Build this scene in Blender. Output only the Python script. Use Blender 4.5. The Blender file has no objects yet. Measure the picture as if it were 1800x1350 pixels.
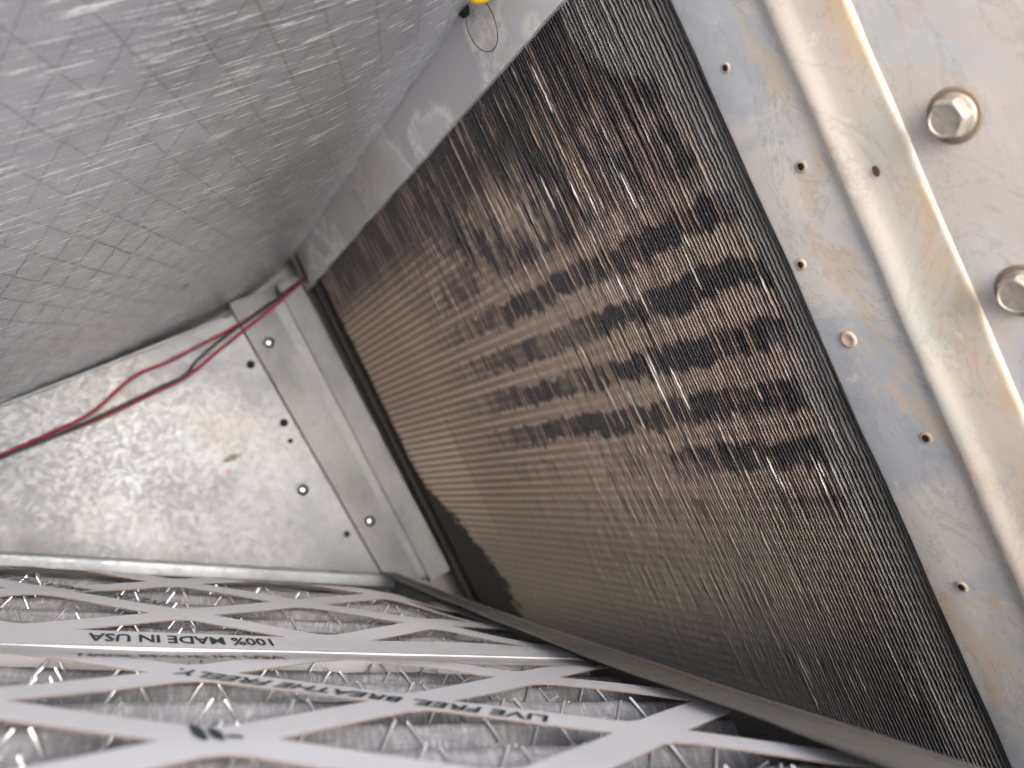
import bpy, math, random
from mathutils import Vector, Matrix, noise as mnoise
random.seed(7)
sc = bpy.context.scene
COL = sc.collection

# ------------------------------------------------------------------ measured frame of the chamber
S = 0.67                       # metres per unit of measure
FPX = 1400.0                   # focal length over a 1800 px wide picture
E2 = Vector((215-900, 880-675, FPX)).normalized()            # into the chamber, along the coil
_a = math.radians(64.4)
E3 = Vector((math.cos(_a), math.sin(_a), 0))
E3.z = -(E2.x*E3.x+E2.y*E3.y)/E2.z
E3.normalize()                                              # down the coil fins
NC = E2.cross(E3)                                           # out of the coil face
P0 = Vector(((545-900)/FPX, (500-675)/FPX, 1.0))            # far top corner of coil and back panel
TH = .6015
SV = NC*math.cos(TH)-E3*math.sin(TH)                        # across the filters
M = E2.cross(SV)                                            # up off the filters
P1 = P0+E3*.42

Z = (-E2*1.0+NC*.30-E3*.05).normalized()                     # plumb line: the chamber opens to the sky
X = Vector((1, 0, 0)); X = (X-Z*X.dot(Z)).normalized()
Y = Z.cross(X)
G = Matrix((X, Y, Z))
T0 = Vector((0, 0, 1.05))
def cam2w(p): return G@p*S+T0
def dirw(p): return G@p
def L(u, w, v): return cam2w(P0-E2*u+NC*w+E3*v)              # coil frame
def F(u, s, h): return cam2w(P1-E2*u+SV*s+M*h)               # filter frame

# ------------------------------------------------------------------ camera
cd = bpy.data.cameras.new('camera')
cd.sensor_width = 36; cd.lens = 36*FPX/1800
cd.clip_start = .005; cd.clip_end = 200
cam = bpy.data.objects.new('camera', cd); COL.objects.link(cam)
R = Matrix((dirw(Vector((1, 0, 0))), dirw(Vector((0, -1, 0))), dirw(Vector((0, 0, -1))))).transposed()
cam.matrix_world = Matrix.Translation(T0)@R.to_4x4()
cd.dof.use_dof = True; cd.dof.focus_distance = .43*S; cd.dof.aperture_fstop = 10.5
sc.camera = cam

# ------------------------------------------------------------------ sky, sun, exposure
sun_dir = dirw((E2-NC*.02+E3*.04).normalized())              # the way sunlight travels
to_sun = -sun_dir
elev = math.asin(to_sun.z); azim = math.atan2(to_sun.x, to_sun.y)
wd = bpy.data.worlds.new('World'); sc.world = wd; wd.use_nodes = True
nt = wd.node_tree; nt.nodes.clear()
sky = nt.nodes.new('ShaderNodeTexSky'); sky.sky_type = 'NISHITA'; sky.sun_disc = False
sky.sun_elevation = elev; sky.sun_rotation = azim
sky.air_density = .7; sky.dust_density = 6.0; sky.ozone_density = .6
bg = nt.nodes.new('ShaderNodeBackground'); bg.inputs[1].default_value = .15
ow = nt.nodes.new('ShaderNodeOutputWorld')
nt.links.new(sky.outputs[0], bg.inputs[0]); nt.links.new(bg.outputs[0], ow.inputs[0])
sl = bpy.data.lights.new('sun', 'SUN'); sl.energy = 1.0; sl.angle = math.radians(60); sl.color = (1, .98, .95)
so = bpy.data.objects.new('sun', sl); COL.objects.link(so)
so.rotation_euler = sun_dir.to_track_quat('-Z', 'Y').to_euler(); so.location = (0, 0, 4)
vs = sc.view_settings
vs.view_transform = 'Standard'; vs.look = 'None'; vs.gamma = 1; vs.exposure = 2.35
sc.cycles.max_bounces = 10; sc.cycles.diffuse_bounces = 5; sc.cycles.glossy_bounces = 5
sc.cycles.use_denoising = True
sc.cycles.sample_clamp_indirect = 6

# ------------------------------------------------------------------ helpers
def lin(r, g, b):
    f = lambda c: (c/255/12.92 if c/255 <= .04045 else ((c/255+.055)/1.055)**2.4)
    return (f(r), f(g), f(b), 1)

class NT:
    def __init__(self, name):
        self.m = bpy.data.materials.new(name); self.m.use_nodes = True
        self.t = self.m.node_tree; self.n = self.t.nodes; self.n.clear()
        self.out = self.n.new('ShaderNodeOutputMaterial'); self.b = self.n.new('ShaderNodeBsdfPrincipled')
        self.t.links.new(self.b.outputs[0], self.out.inputs[0])
    def put(self, sock, v):
        if hasattr(v, 'links') or isinstance(v, bpy.types.NodeSocket): self.t.links.new(v, sock)
        else: sock.default_value = v
    def set(self, **k):
        for a, v in k.items(): self.put(self.b.inputs[a.replace('_', ' ')], v)
        return self
    def math(self, op, a, b=0., c=None, clamp=False):
        n = self.n.new('ShaderNodeMath'); n.operation = op; n.use_clamp = clamp
        self.put(n.inputs[0], a); self.put(n.inputs[1], b)
        if c is not None: self.put(n.inputs[2], c)
        return n.outputs[0]
    def add(self, a, b): return self.math('ADD', a, b)
    def sub(self, a, b): return self.math('SUBTRACT', a, b)
    def mul(self, a, b): return self.math('MULTIPLY', a, b)
    def step(self, x, a, b):                                 # smooth 0..1 between a and b
        n = self.n.new('ShaderNodeMapRange'); n.interpolation_type = 'SMOOTHSTEP'
        self.put(n.inputs[0], x); n.inputs[1].default_value = a; n.inputs[2].default_value = b
        return n.outputs[0]
    def uv(self):
        n = self.n.new('ShaderNodeUVMap'); return n.outputs[0]
    def xyz(self, v):
        n = self.n.new('ShaderNodeSeparateXYZ'); self.put(n.inputs[0], v); return n.outputs
    def vec(self, x, y, z=0.):
        n = self.n.new('ShaderNodeCombineXYZ')
        for i, q in enumerate((x, y, z)): self.put(n.inputs[i], q)
        return n.outputs[0]
    def scale(self, v, s):
        n = self.n.new('ShaderNodeVectorMath'); n.operation = 'MULTIPLY'; self.put(n.inputs[0], v); n.inputs[1].default_value = s
        return n.outputs[0]
    def dot(self, v, d):
        n = self.n.new('ShaderNodeVectorMath'); n.operation = 'DOT_PRODUCT'; self.put(n.inputs[0], v); n.inputs[1].default_value = d
        return n.outputs['Value']
    def noise(self, v, sc_=1., det=3., rough=.55, dist=0.):
        n = self.n.new('ShaderNodeTexNoise'); self.put(n.inputs['Vector'], v)
        n.inputs['Scale'].default_value = sc_; n.inputs['Detail'].default_value = det
        n.inputs['Roughness'].default_value = rough; n.inputs['Distortion'].default_value = dist
        return n.outputs[0]
    def voro(self, v, sc_, feat='F1', out='Distance'):
        n = self.n.new('ShaderNodeTexVoronoi'); n.feature = feat; self.put(n.inputs['Vector'], v); n.inputs['Scale'].default_value = sc_
        return n.outputs[out]
    def mix(self, f, a, b, mode='MIX'):
        n = self.n.new('ShaderNodeMix'); n.data_type = 'RGBA'; n.blend_type = mode
        self.put(n.inputs[0], f); self.put(n.inputs[6], a); self.put(n.inputs[7], b)
        return n.outputs[2]
    def bump(self, h, strength=.3, dist=.001, prev=None):
        n = self.n.new('ShaderNodeBump'); n.inputs['Strength'].default_value = strength; n.inputs['Distance'].default_value = dist
        self.put(n.inputs['Height'], h)
        if prev is not None: self.put(n.inputs['Normal'], prev)
        return n.outputs[0]
    def spot(self, v, cx, cy, rx, ry, soft=.4):               # 1 inside an ellipse in uv
        x, y, _ = self.xyz(v)
        a = self.math('POWER', self.math('ABSOLUTE', self.mul(self.sub(x, cx), 1/rx)), 2.)
        b = self.math('POWER', self.math('ABSOLUTE', self.mul(self.sub(y, cy), 1/ry)), 2.)
        return self.step(self.add(a, b), 1+soft, 1-soft)

def obj(name, verts, faces, mat, parent=None, uv=None, smooth=False, origin=None, mats=None, fmat=None, recalc=False):
    verts = [Vector(v) for v in verts]
    o0 = Vector(origin) if origin is not None else sum(verts, Vector())/len(verts)
    me = bpy.data.meshes.new(name)
    me.from_pydata([v-o0 for v in verts], [], faces)
    for m_ in (mats or [mat]): me.materials.append(m_)
    if fmat:
        for p, i in zip(me.polygons, fmat): p.material_index = i
    if uv:
        ul = me.uv_layers.new(name='UVMap')
        for lp in me.loops: ul.data[lp.index].uv = uv[lp.vertex_index]
    if smooth:
        for p in me.polygons: p.use_smooth = True
    me.update()
    o = bpy.data.objects.new(name, me); COL.objects.link(o); o.location = o0
    if parent is not None:
        o.parent = parent; o.location = o0-Vector(parent.location)
    return o
def thing(name, label, cat, loc, group=None):
    o = bpy.data.objects.new(name, None); COL.objects.link(o); o.location = loc; o.empty_display_size = .02
    return tag(o, label, cat, group)
def tag(o, label, cat, group=None):
    o['label'] = label; o['category'] = cat
    if group: o['group'] = group
    return o

class MB:                                                    # gathers pieces of ONE mesh
    def __init__(self): self.v = []; self.f = []; self.uv = []; self.fm = []
    def face(self, pts, uvs=None, m=0):
        b = len(self.v); self.v += pts; self.uv += uvs or [(0, 0)]*len(pts); self.f.append(list(range(b, b+len(pts)))); self.fm.append(m)
    def grid(self, fn, us, vs_, uvf=None, m=0):
        b = len(self.v); nv = len(vs_)
        for a in us:
            for c in vs_:
                self.v.append(fn(a, c)); self.uv.append(uvf(a, c) if uvf else (a, c))
        for i in range(len(us)-1):
            for j in range(nv-1):
                self.f.append([b+i*nv+j, b+(i+1)*nv+j, b+(i+1)*nv+j+1, b+i*nv+j+1]); self.fm.append(m)
    def box(self, fn, a, b, m=0):                             # fn maps (x,y,z) of the box a..b to the world
        q = [(x, y, z) for x in (a[0], b[0]) for y in (a[1], b[1]) for z in (a[2], b[2])]
        k = len(self.v)
        self.v += [fn(*p) for p in q]; self.uv += [(p[0], p[1]) for p in q]
        for f in ((0, 1, 3, 2), (4, 6, 7, 5), (0, 4, 5, 1), (2, 3, 7, 6), (0, 2, 6, 4), (1, 5, 7, 3)):
            self.f.append([k+i for i in f]); self.fm.append(m)
    def tube(self, pts, r, n=8, close=False):
        k = len(self.v); N = len(pts); up = Vector((.3, .5, .8))
        for i, p in enumerate(pts):
            t = (pts[(i+1) % N]-pts[i-1]) if close else (pts[min(i+1, N-1)]-pts[max(i-1, 0)])
            t.normalize(); a = t.cross(up).normalized(); b = t.cross(a)
            rr = r(i/(N-1)) if callable(r) else r
            for j in range(n):
                an = 2*math.pi*j/n
                self.v.append(p+a*math.cos(an)*rr+b*math.sin(an)*rr); self.uv.append((i/N, j/n))
        for i in range(N if close else N-1):
            for j in range(n):
                i2 = (i+1) % N
                self.f.append([k+i*n+j, k+i*n+(j+1) % n, k+i2*n+(j+1) % n, k+i2*n+j]); self.fm.append(0)
        if not close:
            self.f.append([k+j for j in range(n)][::-1]); self.f.append([k+(N-1)*n+j for j in range(n)]); self.fm += [0, 0]
    def lathe(self, c, ax, prof, n=24, ca=None):              # profile of (radius, height along ax)
        a = ax.orthogonal().normalized() if ca is None else ca; b = ax.cross(a); k = len(self.v)
        for r, h in prof:
            for j in range(n):
                an = 2*math.pi*j/n
                self.v.append(c+ax*h+(a*math.cos(an)+b*math.sin(an))*r); self.uv.append((j/n, h))
        for i in range(len(prof)-1):
            for j in range(n):
                self.f.append([k+i*n+j, k+i*n+(j+1) % n, k+(i+1)*n+(j+1) % n, k+(i+1)*n+j]); self.fm.append(0)
        self.f.append([k+(len(prof)-1)*n+j for j in range(n)]); self.fm.append(0)
    def build(self, name, mat, parent=None, smooth=False, mats=None, origin=None):
        return obj(name, self.v, self.f, mat, parent, self.uv, smooth, origin, mats, self.fm if mats else None)
def lsp(a, b, n): return [a+(b-a)*i/(n-1) for i in range(n)]
def smoothstep(x, a, b):
    t = max(0, min(1, (x-a)/(b-a))); return t*t*(3-2*t)
def catmull(pts, n=10):
    P = [pts[0]*2-pts[1]]+list(pts)+[pts[-1]*2-pts[-2]]; out = []
    for i in range(1, len(P)-2):
        a, b, c, d = P[i-1:i+3]
        for k in range(n):
            t = k/n
            out.append(.5*((2*b)+(c-a)*t+(2*a-5*b+4*c-d)*t*t+(3*b-3*c+d-a)*t**3))
    out.append(P[-2]); return out

# ------------------------------------------------------------------ materials
def mat_simple(name, col, rough=.5, metal=0., spec=.5):
    k = NT(name); k.set(Base_Color=col, Roughness=rough, Metallic=metal); return k.m
m_shell = mat_simple('bare_sheet_steel', (.20, .20, .20, 1), .6, .3)
m_black = mat_simple('black_void', (.004, .004, .004, 1), .9)

def galv(name, base, dark, rough=.4, metal=.85, spangle=260, stains=(), warm=None):
    k = NT(name); uv = k.uv()
    n1 = k.noise(uv, 9, 4); n2 = k.noise(uv, 420, 3, .7); n3 = k.noise(uv, 45, 4, .65)
    sp = k.voro(uv, spangle, out='Color'); spx = k.xyz(sp)[0]
    c = k.mix(k.step(n1, .35, .7), base, dark)
    if warm: c = k.mix(k.mul(k.step(k.noise(k.scale(uv, (1, 1, 1)), 6.3, 3), .45, .7), .7), c, warm)
    c = k.mix(k.mul(k.step(spx, .2, .9), .15), c, lin(104, 106, 108))
    c = k.mix(k.mul(k.step(n2, .56, .72), .28), c, lin(88, 84, 78))
    c = k.mix(k.mul(k.step(n3, .62, .75), .14), c, k.mix(.5, base, lin(225, 224, 218)))
    for (cx, cy, rx, ry, col, am) in stains:
        wob = k.vec(k.add(k.xyz(uv)[0], k.mul(k.sub(k.noise(uv, 60, 3), .5), rx*1.6)), k.add(k.xyz(uv)[1], k.mul(k.sub(k.noise(uv, 73, 3), .5), ry*1.6)))
        c = k.mix(k.mul(k.spot(wob, cx, cy, rx, ry), am), c, col)
    r = k.add(rough-.08, k.add(k.mul(spx, .12), k.mul(n3, .12)))
    h = k.add(k.mul(n3, .6), k.mul(n2, .15))
    k.set(Base_Color=c, Roughness=r, Metallic=metal, Normal=k.bump(h, .25, .0006)); return k.m

m_back = galv('galvanized_back', lin(126, 130, 134), lin(104, 108, 113), .46, .55, 330,
    stains=[(.177, .153, .010, .0035, lin(60, 62, 48), .85), (.19, .165, .006, .0025, lin(130, 100, 80), .5),
            (.184, .03, .014, .006, lin(120, 115, 120), .35), (.165, .205, .012, .006, lin(110, 110, 105), .4),
            (.40, .185, .004, .003, lin(70, 66, 60), .7)], warm=lin(124, 122, 118))
m_strip = galv('galvanized_strip', lin(122, 125, 126), lin(98, 101, 103), .52, .5, 300)
m_lip = galv('galvanized_lip', lin(150, 156, 160), lin(124, 130, 134), .42, .7, 300)
m_rail = galv('dull_rail_steel', lin(118, 115, 109), lin(90, 88, 83), .5, .4, 200,
    stains=[(.60, .125, .05, .010, lin(104, 88, 78), .6), (.66, .15, .03, .008, lin(110, 96, 84), .6), (.48, .13, .05, .012, lin(120, 108, 96), .5)])

# flange above the coil: dull zinc with dried water lines
k = NT('zinc_flange'); uv = k.uv(); ux, uy, _ = k.xyz(uv)
big = k.noise(uv, 7, 3, .55); c = k.mix(k.step(big, .4, .62), lin(216, 217, 218), lin(186, 190, 195))
edge = k.step(k.math('ABSOLUTE', k.sub(big, .52)), .040, .0)
fr = k.noise(uv, 130, 4, .7)
c = k.mix(k.mul(k.step(k.sub(big, k.mul(fr, .25)), .36, .46), .45), c, lin(196, 194, 190))
c = k.mix(k.mul(k.mul(edge, k.step(fr, .36, .55)), .95), c, lin(240, 238, 232))
c = k.mix(k.mul(k.step(k.noise(uv, 300, 3, .7), .6, .75), .5), c, lin(214, 214, 212))
c = k.mix(k.mul(k.step(k.noise(uv, 5, 3), .5, .7), .5), c, lin(150, 140, 132))
k.set(Base_Color=c, Roughness=k.add(.38, k.mul(big, .2)), Metallic=.12, Normal=k.bump(fr, .15, .0004)); m_flange = k.m

# coated post on the right: pale paint over zinc, blotched, with yellowed sealant along the fold
def post_mat(name, a, b, c2, yellow=0., rough=.5, metal=.08):
    k = NT(name); uv = k.uv(); ux, uy, _ = k.xyz(uv)
    w = k.noise(uv, 10, 6, .66, .5); w2 = k.noise(k.scale(uv, (1.0, .5, 1)), 30, 5, .65, .3); w3 = k.noise(uv, 260, 3, .7)
    c = k.mix(k.step(w, .44, .56), a, b)
    c = k.mix(k.mul(k.step(w2, .52, .60), .8), c, c2)
    c = k.mix(k.mul(k.step(k.noise(uv, 55, 4, .7), .60, .72), .6), c, lin(232, 228, 216))
    c = k.mix(k.mul(k.step(w3, .64, .76), .5), c, lin(140, 126, 108))
    wst = k.noise(k.scale(uv, (1.3, .8, 1)), 17, 6, .7, 1.2)
    c = k.mix(k.mul(k.step(k.math('ABSOLUTE', k.sub(wst, .5)), .020, .0), .35), c, lin(158, 152, 142))
    c = k.mix(k.mul(k.step(k.noise(uv, 90, 5, .75), .58, .70), .35), c, lin(170, 162, 148))
    if yellow: c = k.mix(k.mul(k.step(k.add(ux, k.mul(k.sub(w, .5), .010)), .770, .789), k.mul(k.step(k.noise(uv, 34, 4, .65), .34, .62), yellow)), c, lin(200, 168, 118))
    k.set(Base_Color=c, Roughness=k.add(rough-.06, k.mul(w2, .15)), Metallic=metal, Normal=k.bump(k.add(w3, k.mul(w, 2)), .12, .0005)); return k.m
m_post = post_mat('blotched_zinc_paint', lin(216, 211, 201), lin(186, 190, 192), lin(212, 196, 174))
m_post2 = post_mat('yellowed_paint', lin(204, 195, 180), lin(194, 194, 182), lin(206, 188, 168), .5)
m_post3 = post_mat('painted_panel', lin(210, 207, 199), lin(206, 198, 186), lin(198, 200, 197))

# foil facing with net of reinforcing threads
k = NT('foil_facing'); uv = k.uv(); ux, uy, _ = k.xyz(uv)       # u along the chamber, w across
wob = k.noise(uv, 30, 3)
ga = k.add(k.mul(uy, 1/.027), k.add(k.mul(ux, -.40/.027), k.mul(wob, .16)))
gb = k.add(k.mul(uy, 1/.022), k.add(k.mul(ux, .36/.022), k.mul(wob, -.16)))
gc = k.add(k.mul(ux, 1/.042), k.mul(wob, .3))
def line(g, wd_): return k.step(k.math('ABSOLUTE', k.sub(k.math('FRACT', g), .5)), wd_, wd_*.25)
net = k.math('MAXIMUM', line(ga, .045), line(gb, .045))
fine = k.noise(k.vec(k.mul(ux, 420), k.mul(uy, 26)), 1, 4, .65)
fine2 = k.noise(k.vec(k.mul(ux, 300), k.mul(uy, 26)), 1, 3, .65)
crk = k.noise(uv, 700, 3, .7)
lf = k.noise(uv, 8, 3)
c = k.mix(k.step(lf, .35, .65), lin(244, 248, 254), lin(232, 236, 240))
c = k.mix(k.mul(k.step(fine, .42, .60), .40), c, lin(180, 183, 188))
c = k.mix(k.mul(net, k.add(.26, k.mul(k.mul(k.step(ux, .56, .40), k.step(uy, .12, .22)), .5))), c, lin(92, 94, 94))  # threads painted darker lower left, for contrast with the bright reflection there
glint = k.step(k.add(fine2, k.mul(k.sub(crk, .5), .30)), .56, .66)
c = k.mix(k.mul(glint, k.add(.55, k.mul(k.step(ux, .25, .5), .35))), c, lin(254, 254, 254))  # sparkle of the crinkled foil painted in as white dashes
rust = k.spot(k.vec(k.add(ux, k.mul(k.sub(crk, .5), .01)), uy), .215, .172, .010, .004)
c = k.mix(k.mul(rust, .7), c, lin(96, 80, 66))
h = k.add(k.add(k.mul(fine, 1.5), k.mul(crk, .6)), k.add(k.mul(net, .18), k.mul(glint, .5)))
k.set(Base_Color=c, Roughness=k.add(.20, k.mul(fine2, .12)), Metallic=k.sub(.62, k.mul(glint, .5)), Normal=k.bump(h, .36, .0010)); m_foil = k.m

# coil fins: zinc-grey aluminium under dust that follows the tube rows
coil = thing('evaporator_coil', 'large dusty finned coil with dark and tan streaked bands filling the right wall', 'coil', L(.36, 0, .45))
k = NT('dusty_fin')
tc = k.n.new('ShaderNodeTexCoord'); tc.object = coil
e2w, e3w = dirw(E2), dirw(E3)
u_ = k.add(k.mul(k.dot(tc.outputs['Object'], tuple(-e2w)), 1/S), .36)
v_ = k.add(k.mul(k.dot(tc.outputs['Object'], tuple(e3w)), 1/S), .45)
oi = k.n.new('ShaderNodeObjectInfo'); rnd = oi.outputs['Random']
uv0 = k.vec(u_, v_)
r57 = k.mul(rnd, 91.)
jag = k.noise(k.vec(r57, k.mul(v_, 26)), 1, 2, .5)
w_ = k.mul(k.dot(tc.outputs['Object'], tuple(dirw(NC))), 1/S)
jag2 = k.noise(k.vec(k.mul(u_, 70), k.mul(v_, 9), 3.), 1, 3, .6)
spk = k.noise(k.vec(k.mul(u_, 500), k.mul(v_, 420)), 1, 3, .7)
big = k.noise(uv0, 9, 3)
vj = k.add(v_, k.add(k.mul(k.sub(jag, .5), .010), k.mul(k.sub(jag2, .5), .020)))
# tube rows: tan dust between, dark clogged fins over them
ph = k.mul(k.sub(vj, .157), 1/.0345)
cosb = k.math('COSINE', k.mul(ph, 2*math.pi))
patch0 = k.noise(k.vec(k.mul(u_, 30), k.mul(v_, 14), 9.), 1, 3, .6)
row = k.step(k.add(cosb, k.add(k.mul(k.sub(patch0, .5), 1.7), k.mul(k.sub(jag, .5), 1.3))), -.35, .45)
patch = k.noise(k.vec(k.mul(u_, 26), k.mul(v_, 20), 5.), 1, 3, .6)
noisy = k.step(k.add(k.add(k.mul(patch, .9), k.mul(jag2, .3)), k.mul(jag, .5)), .78, .98)          # ragged dust higher up
rowtop = k.mix(k.step(v_, .10, .135), noisy, row)
left = k.step(k.add(u_, k.mul(k.sub(jag2, .5), .20)), .41, .24)   # even dust deep in the chamber
tan = k.math('MAXIMUM', k.xyz(rowtop)[0], left)
tan = k.math('MAXIMUM', tan, k.mul(k.step(k.sub(vj, k.mul(k.step(u_, .52, .66), .05)), .252, .275), k.step(k.add(jag2, k.mul(jag, .5)), .50, .78)))
topdark = k.step(k.add(v_, k.add(k.mul(k.sub(big, .5), .03), k.mul(k.sub(jag, .5), .03))), .034, .078)
tan = k.mul(tan, topdark)
mid = k.step(k.noise(uv0, 14, 3, .6), .50, .66)                # mottled middle
tan = k.math('MAXIMUM', tan, k.mul(k.mul(mid, k.step(u_, .60, .46)), k.mul(topdark, .45)))
ctan = k.mix(k.step(k.noise(uv0, 12, 2), .4, .65), lin(162, 147, 137), lin(157, 147, 133))
ctan = k.mix(k.mul(spk, .5), ctan, lin(134, 114, 100))
pale = k.mul(k.step(k.add(u_, k.mul(k.sub(jag2, .5), .02)), .212, .195), k.mul(k.step(v_, .17, .26), k.step(v_, .385, .33)))  # pale streak of light on the coil, put into the colour
ctan = k.mix(k.mul(pale, .5), ctan, lin(206, 194, 172))
rib = k.step(k.math('COSINE', k.mul(v_, 2*math.pi/.0078)), -.3, .8)          # shading of the fin ripples painted in as stripes
ctan = k.mix(k.mul(k.sub(1., rib), k.add(.15, k.mul(k.step(u_, .52, .30), .6))), ctan, lin(92, 82, 72))
cdark = k.mix(k.step(spk, .55, .72), lin(58, 56, 58), lin(104, 100, 97))
str_ = k.step(k.noise(k.vec(k.mul(rnd, 57.), k.mul(v_, 11)), 1, 2, .5), .54, .62)      # single fins that stayed dusty
cdark = k.mix(k.mul(str_, .6), cdark, lin(150, 130, 116))
drip = k.mul(k.mul(k.step(k.noise(k.vec(k.mul(rnd, 41.), k.mul(v_, 7), 4.), 1, 2, .55), .50, .60), k.step(u_, .40, .56)), k.step(v_, .36, .25))
tan = k.mul(tan, k.sub(1., k.mul(drip, .55)))
c = k.mix(tan, cdark, ctan)
low = k.step(k.add(v_, k.add(k.mul(k.sub(jag2, .5), .10), k.mul(k.sub(u_, .5), .05))), .27, .36)   # thin film of dust low down
c = k.mix(k.mul(low, .85), c, k.mix(spk, lin(140, 134, 120), lin(112, 108, 98)))
bot = k.step(k.add(v_, k.mul(k.sub(u_, .5), .14)), .37, .45)
c = k.mix(k.mul(bot, .75), c, lin(56, 61, 68))  # bluish shadow at the coil's lower right painted into the fins
clean = k.step(k.add(k.add(u_, k.mul(k.sub(jag2, .5), .05)), k.add(k.mul(k.step(v_, .26, .40), .01), k.mul(k.step(v_, .09, .02), .05))), .680, .695)
c = k.mix(k.mul(clean, .9), c, k.mix(jag, lin(120, 119, 115), lin(205, 203, 196)))
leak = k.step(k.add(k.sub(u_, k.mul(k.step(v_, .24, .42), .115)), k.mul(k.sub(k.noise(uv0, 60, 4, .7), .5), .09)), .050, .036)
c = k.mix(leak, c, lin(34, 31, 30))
c = k.mix(k.mul(rnd, .18), c, lin(60, 56, 52))
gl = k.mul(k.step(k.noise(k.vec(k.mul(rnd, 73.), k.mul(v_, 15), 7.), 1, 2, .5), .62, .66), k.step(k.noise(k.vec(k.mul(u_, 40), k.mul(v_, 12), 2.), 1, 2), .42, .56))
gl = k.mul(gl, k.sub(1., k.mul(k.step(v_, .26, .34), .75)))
gl = k.mul(gl, k.mul(k.step(u_, .45, .6), k.step(w_, -.0030, -.0020)))                            # glints on bent fin edges, painted in near-white
c = k.mix(k.mul(k.step(w_, -.0022, -.0038), .88), c, lin(46, 42, 40))      # shade deep between the fins painted in behind the dusty edges
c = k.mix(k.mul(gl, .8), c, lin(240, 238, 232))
met = k.add(.1, k.mul(clean, .35))
k.set(Base_Color=c, Metallic=met, Roughness=k.sub(.62, k.mul(clean, .22)), Normal=k.bump(spk, .3, .0004))
m_fin = k.m
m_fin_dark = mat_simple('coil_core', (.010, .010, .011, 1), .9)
m_case = galv('coil_end_plate', lin(60, 56, 54), lin(44, 40, 40), .7, .3, 200)
m_tube = mat_simple('copper_tube', lin(96, 62, 46), .5, .8)

# filter materials
k = NT('coated_board'); uv = k.uv()
n1 = k.noise(uv, 40, 4); n2 = k.noise(uv, 900, 2, .6)
c = k.mix(n1, lin(205, 207, 212), lin(196, 198, 202)); c = k.mix(k.mul(k.step(n2, .6, .8), .25), c, lin(170, 168, 164))
k.set(Base_Color=c, Roughness=.5, Normal=k.bump(n2, .05, .0003)); m_board = k.m
k = NT('kraft_edge'); uv = k.uv()
k.set(Base_Color=k.mix(k.noise(uv, 300, 3), lin(120, 110, 104), lin(98, 88, 82)), Roughness=.8); m_kraft = k.m
k = NT('filter_media'); uv = k.uv(); ux, uy, _ = k.xyz(uv)
f1 = k.noise(k.vec(k.mul(ux, 500), k.mul(uy, 160)), 1, 5, .7, .4); f2 = k.noise(uv, 22, 4, .6); f3 = k.noise(k.vec(k.mul(ux, 90), k.mul(uy, 900)), 1, 3, .6)
c = k.mix(k.step(f2, .35, .65), lin(130, 131, 134), lin(110, 111, 114)); c = k.mix(k.step(f1, .45, .75), c, lin(164, 164, 164))
c = k.mix(k.mul(k.step(f3, .5, .7), .35), c, lin(74, 74, 74))
k.set(Base_Color=c, Roughness=1., Specular_IOR_Level=.15, Normal=k.bump(k.add(f1, k.mul(f3, .6)), .4, .0010)); m_media = k.m
m_wire = mat_simple('zinc_wire', lin(236, 238, 240), .22, .75)
m_ink = mat_simple('dark_green_ink', lin(38, 52, 50), .6)
m_red = mat_simple('red_insulation', lin(128, 2, 36), .6)
m_blk = mat_simple('black_insulation', lin(18, 18, 20), .5)
m_yel = mat_simple('yellow_plastic', lin(250, 212, 60), .35)
m_screw = mat_simple('screw_zinc', lin(190, 190, 188), .28, .95)
m_bolt = galv('bolt_zinc', lin(196, 190, 176), lin(176, 166, 148), .46, .6, 300)
k = NT('grime_ring'); k.set(Base_Color=lin(176, 160, 138), Roughness=.7); m_grime = k.m

nw = dirw(NC)

# ------------------------------------------------------------------ cabinet shell behind everything, added to keep stray sky light out
mb = MB()
mb.box(L, (-.085, -.10, -.16), (-.078, 1.0, .75))             # far end
mb.box(L, (-.078, -.10, -.16), (1.16, -.094, .75))            # behind the coil
mb.box(L, (-.078, -.094, -.16), (1.0, .95, -.152))            # over the insulation
mb.box(F, (-.07, -.25, -.10), (1.16, .86, -.094))             # under the filters
sh = mb.build('added_outer_shell', m_shell); sh['kind'] = 'structure'

# ------------------------------------------------------------------ coil
FIN_P = .00270; V0, V1 = -.006, .470; RP = .0078; NR = 61
def fin_mesh(seed):
    rg = random.Random(seed); n = NR*5
    bends = [(rg.uniform(V0, V1), rg.uniform(.006, .03), rg.gauss(0, .00035)) for _ in range(4)]
    tips = [(rg.uniform(V0, V1), rg.uniform(.004, .02), rg.uniform(-.0008, .0007)) for _ in range(4)]
    vs_, fs = [], []; t = .00023
    for i in range(n+1):
        v = V0+(V1-V0)*i/n
        du = .00013*math.sin(2*math.pi*v/RP)
        b = sum(a*math.exp(-((v-c)/s)**2) for c, s, a in bends)
        dw = sum(a*math.exp(-((v-c)/s)**2) for c, s, a in tips)+.0003*mnoise.noise(Vector((v*140, seed*3.1, 0)))
        for (x, w) in ((-t, -.034), (-t, -.006), (-t*.6, -.0035), (t*.6, -.0035), (t, -.006), (t, -.034)):
            fr = 1. if w > -.01 else .25
            vs_.append(dirw(-E2*(x+du+b*fr)+NC*(w+(dw if w > -.01 else 0))+E3*v)*S)
    for i in range(n):
        for j in range(5):
            fs.append([i*6+j, i*6+j+1, (i+1)*6+j+1, (i+1)*6+j])
    me = bpy.data.meshes.new('fin'); me.from_pydata(vs_, [], fs); me.materials.append(m_fin); me.update(); return me
fins = [fin_mesh(k_) for k_ in range(14)]
base_l = Vector(coil.location)
u = .046; i = 0; farv, farf = [], []; rg = random.Random(3)
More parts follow.
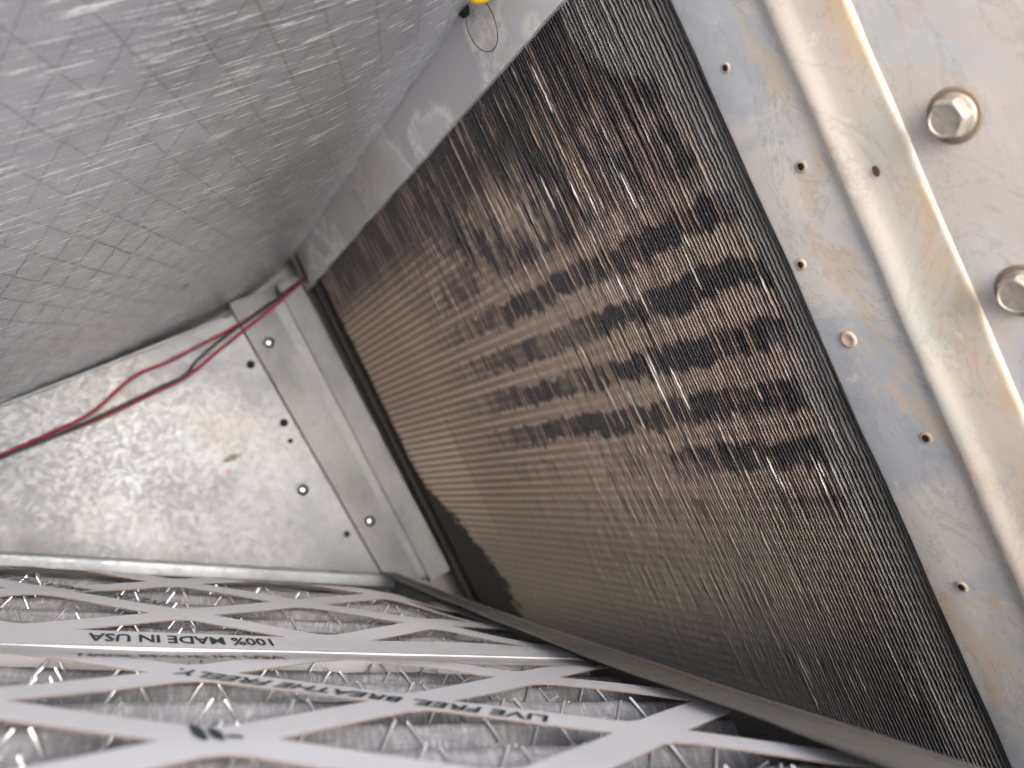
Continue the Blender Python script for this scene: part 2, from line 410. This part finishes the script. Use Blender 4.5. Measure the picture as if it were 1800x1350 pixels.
while u < .7135:
    me = fins[rg.randrange(14)]; loc = cam2w(P0-E2*(u+rg.gauss(0, .00009))+NC*.0022)-base_l
    if (.7135-u)/FIN_P > 299:                                 # the farthest, smallest fins are joined
        k0 = len(farv); farv += [v.co+loc for v in me.vertices]; farf += [[k0+i_ for i_ in p.vertices] for p in me.polygons]
    else:
        o = bpy.data.objects.new('fin', me); COL.objects.link(o); o.parent = coil; o.location = loc
    u += FIN_P; i += 1
if farv:
    fo = obj('fin_bank', [v+base_l for v in farv], farf, m_fin, coil, origin=base_l); fo['kind'] = 'stuff'
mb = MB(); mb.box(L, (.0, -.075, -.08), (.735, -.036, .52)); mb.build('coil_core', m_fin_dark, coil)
mb = MB()
mb.box(L, (-.004, -.036, -.08), (.004, -.003, .52))
mb.box(L, (.004, -.036, -.03), (.040, -.022, .52))
mb.build('end_plate', m_case, coil)

# ------------------------------------------------------------------ flange above the coil
fl = thing('coil_top_flange', 'narrow grey zinc flange with dried white water marks above the coil', 'flange', L(.5, 0, -.02))
mb = MB()
us = lsp(-.02, 1.0, 60)
def flw(u, v): return L(u, .0012+.0010*mnoise.noise(Vector((u*9, v*20, 1))), v+.0012*mnoise.noise(Vector((u*22, 0, 4)))*(v > 0))
mb.grid(flw, us, lsp(-.050, .0035, 8)); mb.grid(lambda u, w: L(u, w, .0035+.0012*mnoise.noise(Vector((u*22, 0, 4)))), us, [.0018, -.004])
mb.build('flange_strip', m_flange, fl, True)
mb = MB()
def ring(c, ax, a, b, n=20): return [c+a*math.cos(2*math.pi*j/n)+b*math.sin(2*math.pi*j/n) for j in range(n)]
cc = L(.010, .0036, -.020); mb.face(ring(cc, nw, dirw(E3+E2*.15)*.020*S, dirw(E2)*.0065*S))
mb.build('wire_hole', m_black, fl)

# ------------------------------------------------------------------ foil-faced insulation overhead
TW, TV = .66, .038
def tv(w): return -.0415+.037*(1-math.exp(-max(0, w-.002)/.085))
ins = MB()
def tf(u, w):
    d = .0014*mnoise.noise(Vector((u*14, w*14, 2)))+.0007*mnoise.noise(Vector((u*120, w*9, 5)))
    return L(u, w, tv(w)+d)
ins.grid(tf, lsp(-.06, 1.0, 140), lsp(.0016, .70, 50))
ins.grid(lambda u, d: L(u, .0016, tv(0)-d), lsp(-.06, 1.0, 2), [0, .05])
ins.grid(lambda w, d: L(1.0, w, tv(w)-d), lsp(.0016, .70, 2), [0, .05])
o = ins.build('insulation_board', m_foil, None, True)
tag(o, 'silvery foil-faced insulation sheet with a diamond thread net across the upper left', 'insulation')

# ------------------------------------------------------------------ back panel
bp = thing('back_panel', 'mottled galvanized triangular steel panel at the far left end behind the wires', 'metal panel', L(0, .2, .2))
def vbot(w): return .4185-.672*w
mb = MB()
ws = lsp(.02, .62, 40)
def bq(w, t):
    top = -.002+.0015*math.sin(w*9); v = top+(vbot(w)-top)*t
    return L(.0+.0015*mnoise.noise(Vector((w*8, v*8, 3))), w, v)
mb.grid(bq, ws, lsp(0, 1, 26), lambda w, t: (w, (vbot(w))*t))
mb.build('panel_sheet', m_back, bp, True)
mb = MB()                                                     # rolled top edge
mb.tube([L(-.001, w, -.0025+.0015*math.sin(w*9)) for w in lsp(.105, .62, 50)], .0022*S, 8)
mb.build('rolled_edge', m_lip, bp, True)
def slant(w_top, w_bot, u0, u1, wt2, wb2, name, mat):         # strip with slightly slanted sides
    q = MB(); a0, a1 = -.014, .404
    def fn(x, y, z):
        t = (z-a0)/(a1-a0)
        wl = w_top+(w_bot-w_top)*t; wr = wt2+(wb2-wt2)*t
        return L(y, wl+(wr-wl)*x, z)
    zs = lsp(a0, a1, 14)
    q.grid(lambda z, x: fn(x, u1, z), zs, [0, .05, .5, .95, 1], lambda z, x: (x*.06+w_top, z))
    q.grid(lambda z, y: fn(0, y, z), zs, [u0, u1], lambda z, y: (y, z))
    q.grid(lambda z, y: fn(1, y, z), zs, [u1, u0], lambda z, y: (y, z))
    q.grid(lambda x, y: fn(x, y, a0), [0, 1], [u0, u1], lambda x, y: (x*.06, y))
    return q.build(name, mat, bp)
slant(.101, .080, .001, .0042, .055, .042, 'lap_strip', m_strip)
slant(.1026, .0816, .0005, .0022, .1008, .0798, 'seam_shadow', m_black)  # black strip standing in for the shadow along the lap joint
slant(.054, .041, -.034, -.028, .040, .033, 'channel_floor', m_strip)
slant(.0395, .0325, -.010, .006, .012, .0035, 'edge_angle', m_strip)
def dome(w, v, u, r, name='screw', mat=m_screw, par=bp, flat=.55):
    q = MB(); ax = dirw(-E2)
    prof = [(r*1.25, -.0004), (r*1.25, .0006), (r, .0009)]+[(r*math.cos(a), .0009+r*flat*math.sin(a)) for a in (.3, .6, .9, 1.2, 1.45)]
    q.lathe(L(u, w, v), ax, [(a*S, b*S) for a, b in prof], 20); return q.build(name, mat, par, True)
for w, v, u in ((.0795, .047, .0044), (.0675, .298, .0044), (.122, .225, .0018)): dome(w, v, u, .0056)
def hole(w, v, u, r, par=bp, ax=None, fn=L, name='screw_hole', rim=None):
    q = MB(); c = fn(u, w, v); a = ax or dirw(-E2)
    q.lathe(c, a, [(r*S*1.25, -.0003*S), (r*S*1.2, .0009*S), (r*S, .0007*S)], 18)
    return q.build(name, m_black, par)
for w, v, r in ((.110, .062, .0040), (.106, .142, .0040), (.109, .165, .0024), (.099, .298, .0032)): hole(w, v, .0018, r)
mb = MB()                                                     # turned-out lip along the bottom
def lipf(t, y, z):                                            # t along, y out of the panel, z below the line
    w = .070+(.50-.070)*t; c = L(y, w, vbot(w)); return c-dirw(M)*(z*S)
ts = lsp(0, 1, 40)
mb.grid(lambda t, y: lipf(t, y, 0), ts, [0, .004, .010, .0125], lambda t, y: (t*.6, y))
mb.grid(lambda t, z: lipf(t, .0125+.0015*math.sin(min(1, z/.004)*1.57), z), ts, [0, .001, .003, .006, .011, .0145], lambda t, z: (t*.6, .02+z))
mb.grid(lambda z, y: lipf(0, y, z), [0, .0145], [0, .0138], lambda z, y: (z, y))
mb.build('bottom_lip', m_lip, bp, True)

# ------------------------------------------------------------------ post and bolted panel at the right
post = thing('cabinet_post', 'pale blotched sheet steel post with drilled holes along the near coil edge', 'post', L(.74, 0, .45))
VT, VB = -.16, .56
prof = [(.7105, -.006), (.7105, .0004), (.7113, .0014), (.7125, .0016), (.730, .0017), (.7495, .0018), (.7520, .0020), (.7540, .0025), (.7560, .0034), (.7580, .0041), (.7598, .0043), (.7620, .0040), (.7645, .0033), (.7670, .0027), (.7690, .0024), (.7750, .0022), (.7870, .0021), (.7886, .0020), (.7894, .0015), (.7897, .0002)]
mb = MB()
vsn = lsp(VT, VB, 60)
def pf(i, v):
    u, w = prof[i]; return L(u+.0006*mnoise.noise(Vector((v*30, 0, i*.2))), w+.0007*mnoise.noise(Vector((u*30, v*14, 7))), v)
mb.grid(lambda v, i: pf(i, v), vsn, list(range(10)), lambda v, i: (prof[i][0], v))
mb.build('coil_side_flange', m_post, post, True)
mb = MB(); mb.grid(lambda v, i: pf(i, v), vsn, list(range(9, len(prof))), lambda v, i: (prof[i][0], v))
mb.build('folded_edge', m_post2, post, True)
pn = thing('side_panel', 'pale painted panel with two round bolt heads at the right edge of the photo', 'metal panel', L(.9, 0, .45))
mb = MB()
mb.grid(lambda u, v: L(u, .0006+.0009*mnoise.noise(Vector((u*14, v*14, 9))), v), lsp(.7899, 1.16, 40), vsn, lambda u, v: (u, v))
mb.build('panel_face', m_post3, pn, True)
mat_grime = mat_simple('rusty_ring', lin(132, 112, 94), .7)
def bolt(u, v, r, tw):
    c = L(u, .0012, v)
    q = MB(); q.lathe(c, nw, [(a*r*S, b*S) for a, b in ((1.06, -.001), (1.07, .0008), (1.03, .0014), (.88, .0018))], 36)
    ca = (dirw(E3)*math.cos(tw)+dirw(E2)*math.sin(tw)).normalized(); n = 36
    k0 = len(q.v); cb = nw.cross(ca)
    hexr = lambda an: .90/math.cos((an+math.pi/6) % (math.pi/3)-math.pi/6)
    rows = [(1., .0012), (1., .0046), (.985, .0056), (.93, .0064), (.86, .0066), (.80, .0062), (.3, .0061)]
    for i_, (a, h) in enumerate(rows):
        for j in range(n):
            an = 2*math.pi*j/n; rr = hexr(an)*a
            if i_ > 1: rr = min(rr, .97-.03*(i_-2)) if i_ < 4 else .90*a
            q.v.append(c+nw*h*S+(ca*math.cos(an)+cb*math.sin(an))*rr*r*S*.95); q.uv.append((j/n, h))
    for i_ in range(len(rows)-1):
        for j in range(n): q.f.append([k0+i_*n+j, k0+i_*n+(j+1) % n, k0+(i_+1)*n+(j+1) % n, k0+(i_+1)*n+j]); q.fm.append(0)
    q.f.append([k0+(len(rows)-1)*n+j for j in range(n)]); q.fm.append(0)
    o = q.build('bolt_head', m_bolt, pn, False)
    g = MB(); g.lathe(c+nw*.0002*S, nw, [(a*r*S, b*S) for a, b in ((1.34, -.0004), (1.26, .0002), (1.0, .0003))], 32); g.build('bolt_grime', mat_grime, pn)  # the thin ring is grime round the bolt
    return o
bolt(.809, .147, .0078, .3); bolt(.8075, .217, .0078, .9)
for u, v, r, kind in ((.7245, .084, .0015, 0), (.7405, .139, .0017, 0), (.7185, .180, .0016, 0), (.7435, .273, .0018, 0), (.7285, .351, .0017, 0)):
    q = MB(); c = L(u, .0022, v)
    q.lathe(c, nw, [(a*r*S, b*S) for a, b in ((1.9, -.0006), (1.6, .0001), (1.2, .0004), (1.0, .0002))], 18); q.build('hole_rim', m_grime, post, True)
    q = MB(); q.face(ring(L(u, .0026, v), nw, dirw(E3)*r*S, dirw(E2)*r*S*.9)); q.build('screw_hole', m_black, post)
q = MB(); q.face(ring(L(.7732, .0031, .154), nw, dirw(E3)*.0024*S, dirw(E2)*.0016*S)); q.build('screw_hole', mat_simple('rusty_hole', lin(88, 66, 44), .8), post)
q = MB(); q.lathe(L(.7262, .0020, .2205), nw, [(a*S, b*S) for a, b in ((.0044, -.0006), (.0040, .0006), (.0030, .0008), (.0020, .0003))], 18); q.build('filled_hole', mat_simple('dried_filler', lin(186, 164, 146), .7), post, True)

# ------------------------------------------------------------------ filters
U0, PP, QQ = .5566, .1503, .0498
SA, SB = .118, .70
def far_h(u, s):
    t = U0-u
    h = -.0075+.0877*min(t, .20)
    if t > .20: h -= .35*(t-.20)**1.25
    e = smoothstep(s, .135, .225)
    return h*e+(1-e)*min(h, -.006)
def near_h(u, s):
    t = u-U0
    return -.0075-.0011+.0046*smoothstep(t, .003, .055)-.009*t
def build_filter(label, sgn, U_end, s_ref, hf, nm_seed):
    """sgn -1: away from the seam into the chamber, +1: towards the opening"""
    root = thing('air_filter', label, 'air filter', F((U0+U_end)/2, .4, -.07), 'pleated air filters lying side by side')
    TL = abs(U_end-U0)
    def pos(t, s, dz=0.):
        u = U0+sgn*t
        return F(u, s, hf(u, s)+dz)
    bow = lambda t, s: .0012*mnoise.noise(Vector((t*16, s*12, nm_seed)))
    # --- die-cut board: every lattice cell is a ring round its lozenge hole
    polys = []
    BR = .030
    r = 0
    while .0256+(r-1)*QQ < TL:
        tc_ = .0754+(r-1)*QQ
        off = .5 if r % 2 == 1 else 0.
        j = -6
        for j in range(-6, 7):
            sc_ = s_ref+(j+off)*PP
            if sc_ < SA-.1 or sc_ > SB+.1: continue
            NS = 10
            A, B = PP/2, QQ
            corner = [(A, 0), (0, B), (-A, 0), (0, -B)]
            for q in range(4):
                a, b = corner[q], corner[(q+1) % 4]
                for i_ in range(NS):
                    t0, t1 = i_/NS, (i_+1)/NS
                    def pt(t):
                        o_ = (a[0]+(b[0]-a[0])*t, a[1]+(b[1]-a[1])*t)
                        # hole: narrower lozenge, blunt at the obtuse corners, needle at the acute ones
                        x, y = o_[0]*.785, o_[1]*.765
                        y = math.copysign(min(abs(y), QQ*.765*(1-.06*math.exp(-(x/.008)**2))), y) if y else y
                        return o_, (x, y)
                    (o0, i0), (o1, i1) = pt(t0), pt(t1)
                    polys.append([(sc_+o0[0], tc_+o0[1]), (sc_+o1[0], tc_+o1[1]), (sc_+i1[0], tc_+i1[1]), (sc_+i0[0], tc_+i0[1])])
        r += 1
    def clip(poly, k_, lim, keep):
        out = []
        for i_ in range(len(poly)):
            a, b = poly[i_], poly[(i_+1) % len(poly)]
            ia, ib = (a[k_]-lim)*keep >= 0, (b[k_]-lim)*keep >= 0
            if ia: out.append(a)
            if ia != ib:
                t = (lim-a[k_])/(b[k_]-a[k_]); out.append((a[0]+(b[0]-a[0])*t, a[1]+(b[1]-a[1])*t))
        return out
    vmap, verts, uvs, faces = {}, [], [], []
    def vid(p):
        key = (round(p[0], 5), round(p[1], 5))
        if key not in vmap:
            vmap[key] = len(verts); verts.append(pos(p[1], p[0], bow(p[1], p[0]))); uvs.append((p[0], U0+sgn*p[1]))
        return vmap[key]
    def emit(poly):
        ids = []
        for p in poly:
            q = vid(p)
            if not ids or ids[-1] != q: ids.append(q)
        if len(ids) > 1 and ids[0] == ids[-1]: ids.pop()
        if len(set(ids)) >= 3: faces.append(ids if sgn > 0 else ids[::-1])
    for p in polys:
        for k_, lim, keep in ((1, BR, 1), (1, TL-BR, -1), (0, SA+.02, 1), (0, SB-.02, -1)):
            p = clip(p, k_, lim, keep)
            if len(p) < 3: break
        if len(p) >= 3: emit(p)
    for (s0, s1, t0, t1) in ((SA, SB, .0006, BR), (SA, SB, TL-BR, TL), (SA, SA+.02, BR, TL-BR), (SB-.02, SB, BR, TL-BR)):
        ns = max(2, int((s1-s0)/.012)+1); nt_ = max(2, int((t1-t0)/.008)+1)
        S_, T_ = lsp(s0, s1, ns), lsp(t0, t1, nt_)
        for i_ in range(ns-1):
            for j_ in range(nt_-1):
                emit([(S_[i_], T_[j_]), (S_[i_+1], T_[j_]), (S_[i_+1], T_[j_+1]), (S_[i_], T_[j_+1])])
    bd = obj('die_cut_board', verts, faces, m_board, root, uvs, False, mats=[m_board, m_kraft])
    sol = bd.modifiers.new('thickness', 'SOLIDIFY'); sol.thickness = .0007*S; sol.offset = -1; sol.material_offset_rim = 1; sol.use_even_offset = False
    # --- box sides along the seam
    mb = MB(); mb.grid(lambda s, d: pos(.0004, s, -d), lsp(SA, SB, 30), [.0004, .02, .055], lambda s, d: (s, d)); mb.build('frame_side', m_board, root)
    # --- pleated media
    PI_ = .0335; top, dep = -.0058, .019
    def prof_h(t, s):
        x = (t/PI_+.02*mnoise.noise(Vector((s*7, t*3, nm_seed))))
        fr = x-math.floor(x); tri = abs(fr-.5)*2
        rnd_ = smoothstep(tri, 0, 1)*.45+tri*.55
        return top-dep*(1-rnd_)
    def med(t, s, dz=0.):
        n_ = .0012*mnoise.noise(Vector((t*60, s*26, nm_seed+3)))+.0008*mnoise.noise(Vector((t*160, s*90, nm_seed+8)))
        return pos(t, s, prof_h(t, s)+n_+dz)
    mb = MB()
    mb.grid(lambda t, s: med(t, s), lsp(.003, TL-.003, int(TL/PI_*14)), lsp(SA, SB, 150), lambda t, s: (s, t))
    mb.build('pleated_media', m_media, root, True)
    # --- expanded wire grid bonded over the pleats
    mb = MB(); rg = random.Random(nm_seed)
    WS, WT = .030, PI_/2; i_ = 0
    nrow = int(TL/WT)-1
    for r_ in range(nrow):
        t0 = r_*WT
        j = int(SA/WS)
        while j*WS < SB:
            sc0 = (j+(.5 if r_ % 2 else 0))*WS
            for sd in (-1, 1):
                lift = rg.uniform(-.0016, .0008)
                pts = []
                a_, b_ = med(t0+WT*.14, sc0+sd*WS*.08, .0012), med(t0+WT*.82, sc0+sd*WS*.40, .0012)
                if rg.random() < .12 or sc0 < (.178 if sgn > 0 else .152): continue
                for q in range(5):
                    f_ = q/4
                    pts.append(a_.lerp(b_, f_)+dirw(M)*(lift+.0022+.0007*math.sin(f_*3.14))*S)
                w_ = .00062*S
                mb.tube(pts, w_, 4)
            j += 1
    mb.build('wire_grid', m_wire, root)
    return root, pos, bow
far_root, far_pos, far_bow = build_filter('pleated filter farther from the camera with 100% MADE IN USA upside down on its border', -1, .03, .3631, far_h, 11.)
near_root, near_pos, near_bow = build_filter('pleated filter nearest the camera with LIVE FREE slogan on a diagonal strip', 1, 1.15, .3678, near_h, 29.)

def print_text(txt, root, pos, bow, sgn, start, ang, size, squash, par_name='printed_text'):
    cu = bpy.data.curves.new('txt', 'FONT'); cu.body = txt; cu.size = 1.; cu.offset = .022; cu.resolution_u = 2
    to = bpy.data.objects.new('txt', cu)
    me = bpy.data.meshes.new_from_object(to)
    wv = max(v.co.x for v in me.vertices)
    ca, sa = math.cos(ang), math.sin(ang); vv = []
    for v in me.vertices:
        x, y = v.co.x*size*squash, v.co.y*size
        s = start[0]+ca*x-sa*y; u = start[1]+sa*x+ca*y
        t = (u-U0)*sgn
        vv.append(pos(t, s, bow(t, s)+.0004))
    o = obj(par_name, vv, [list(p.vertices) for p in me.polygons], m_ink, root)
    bpy.data.objects.remove(to); bpy.data.curves.remove(cu)
    return wv*size*squash
PIA = math.pi
def text_fit(txt, root, pos, bow, sgn, a, b, size):
    """from point a (s,u) to b: stretched to fill"""
    cu = bpy.data.curves.new('txt', 'FONT'); cu.body = txt; to = bpy.data.objects.new('txt', cu)
    me = bpy.data.meshes.new_from_object(to); wv = max(v.co.x for v in me.vertices)
    bpy.data.objects.remove(to); bpy.data.curves.remove(cu)
    d = math.hypot(b[0]-a[0], b[1]-a[1])
    print_text(txt, root, pos, bow, sgn, a, math.atan2(b[1]-a[1], b[0]-a[0]), size, d/(wv*size))
text_fit('100% MADE IN USA', far_root, far_pos, far_bow, -1, (.320, .5345), (.408, .5345), .0215)
text_fit('100% MADE IN USA', near_root, near_pos, near_bow, 1, (.412, .605), (.326, .605), .0185)
sl_ = -QQ/(PP/2)
text_fit('LIVE FREE. BREATHE FREELY.', near_root, near_pos, near_bow, 1, (.2475, .7095), (.3720, .7095+sl_*.1245), .0135)
text_fit('LIVE FREE. BREATHE FREELY.', far_root, far_pos, far_bow, -1, (.365, .4545), (.4895, .4545+sl_*.1245), .0135)
mb = MB()                                                     # leaf marks printed at a crossing
def leaf(s, u, ws_, wu, sh):
    pts = []
    for (x, y) in ((-1, -1), (-.2, -.95), (.55, -.6), (.9, 0), (1, 1), (.2, .95), (-.55, .6), (-.9, 0)):
        ss = s-(x*ws_); uu = u+y*wu; t = uu-U0; pts.append(near_pos(t, ss, near_bow(t, ss)+.0004))
    mb.face(pts)
leaf(.3733, .7250, .0021, .0085, 0); leaf(.3686, .7270, .0020, .0070, 0); leaf(.3636, .7300, .0026, .0018, 0)
mb.build('printed_leaf_logo', m_ink, near_root)

# ------------------------------------------------------------------ rail along the filters' coil edge
lo = [(0, .101), (.13, .119), (.372, .147), (.547, .165), (.647, .173), (.745, .175), (.824, .181), (1.16, .202)]
hi = [(0, .078), (.13, .094), (.343, .114), (.507, .126), (.69, .139), (.80, .141), (1.16, .160)]
def interp(T, x):
    for (a, b), (c, d) in zip(T, T[1:]):
        if x <= c: return b+(d-b)*(x-a)/(c-a)
    return T[-1][1]
rl = thing('filter_rail', 'flat dull steel rail running between the coil foot and the filters', 'rail', F(.5, .14, -.01))
mb = MB()
RH = .0020
prf = [(.02, -.0016), (0, -.0006), (.03, .0), (.58, .0003), (.60, -.0004), (.61, -.010), (.70, -.010), (.71, -.0006), (.74, .0004), (.80, .0002), (.83, -.004), (.84, -.03)]
mb.grid(lambda u, i: F(u, interp(lo, u)+(interp(hi, u)-interp(lo, u))*prf[i][0], RH+prf[i][1]+.0006*mnoise.noise(Vector((u*12, i*.3, 6)))), lsp(0, 1.16, 60), list(range(len(prf))),
        lambda u, i: (u, interp(lo, u)+(interp(hi, u)-interp(lo, u))*prf[i][0]))
mb.build('rail_strip', m_rail, rl, True)

# ------------------------------------------------------------------ wires
def wire(pts, mat, label, u_off, r, cat='wire'):
    P = catmull([L(u_off(i_/(len(pts)-1)), a, b) for i_, (a, b) in enumerate(pts)], 10)
    q = MB(); q.tube(P, r*S, 10); o = q.build('electrical_wire', mat, None, True)
    return tag(o, label, cat, 'wires crossing the back panel')
tail = [(-.012, -.020)]
W1 = [(.4128, .0485), (.3797, .0461), (.3349, .0455), (.2866, .0422), (.2322, .0241), (.1898, .0228), (.1037, .0145), (.0636, .0065), (.0056, -.0083)]
W2 = [(.414, .0511), (.3807, .0482), (.331, .0495), (.2789, .0514), (.2215, .0488), (.181, .0462), (.1252, .0296), (.067, .0134), (.0056, -.0067)]
W3 = [(.4146, .0500), (.3811, .0480), (.3273, .0500), (.266, .0488), (.2146, .0462), (.1843, .0448), (.1614, .0334), (.1248, .0217), (.0721, .009), (.0065, -.0073)]
wire(W1, m_red, 'red wire bowing upward alone across the galvanized panel', lambda t: .015, .0018)
wire(W2, m_red, 'red wire running lowest, along the underside of the black wire', lambda t: .013, .0018)
wire(W3, m_blk, 'black wire between the two red wires on the back panel', lambda t: .0165, .0018)

# ------------------------------------------------------------------ yellow cap with its black stem and a thin wire loop at the top
cap = thing('yellow_cap', 'yellow plastic cap with black stem at the top edge of the flange', 'plastic cap', L(.567, .012, -.052))
cpos = L(.600, .014, -.0362); ax = dirw((NC*1.0-E2*.6).normalized())
mb = MB(); mb.lathe(cpos, ax, [(a*S*.62, b*S*.8) for a, b in ((.011, -.006), (.0165, -.005), (.0185, 0), (.0180, .003), (.015, .0055), (.009, .007), (.003, .0075))], 32)
mb.build('cap_body', m_yel, cap, True)
mb = MB(); mb.tube([L(.566, .009, -.050), L(.563, .006, -.044), L(.560, .0045, -.0395), L(.5595, .004, -.0365)], lambda t: (.0042+.0012*math.sin(t*3.1)-.0018*t)*S, 12)
mb.build('cap_stem', m_blk, cap, True)
pts = [(.5660, -.0425), (.5795, -.0395), (.5885, -.0295), (.5905, -.018), (.586, -.0085), (.577, -.0060), (.567, -.0105), (.5600, -.0195), (.5580, -.0290), (.5605, -.0370)]
mb = MB(); mb.tube(catmull([L(a, .0045+.004*math.sin(i_/9*3.14), b) for i_, (a, b) in enumerate(pts)], 8), .00032*S, 6)
o = mb.build('wire_loop', mat_simple('dull_wire', lin(70, 70, 74), .4, .6), None, True)
tag(o, 'thin bare wire loop hanging from the black stem over the zinc flange', 'wire loop')
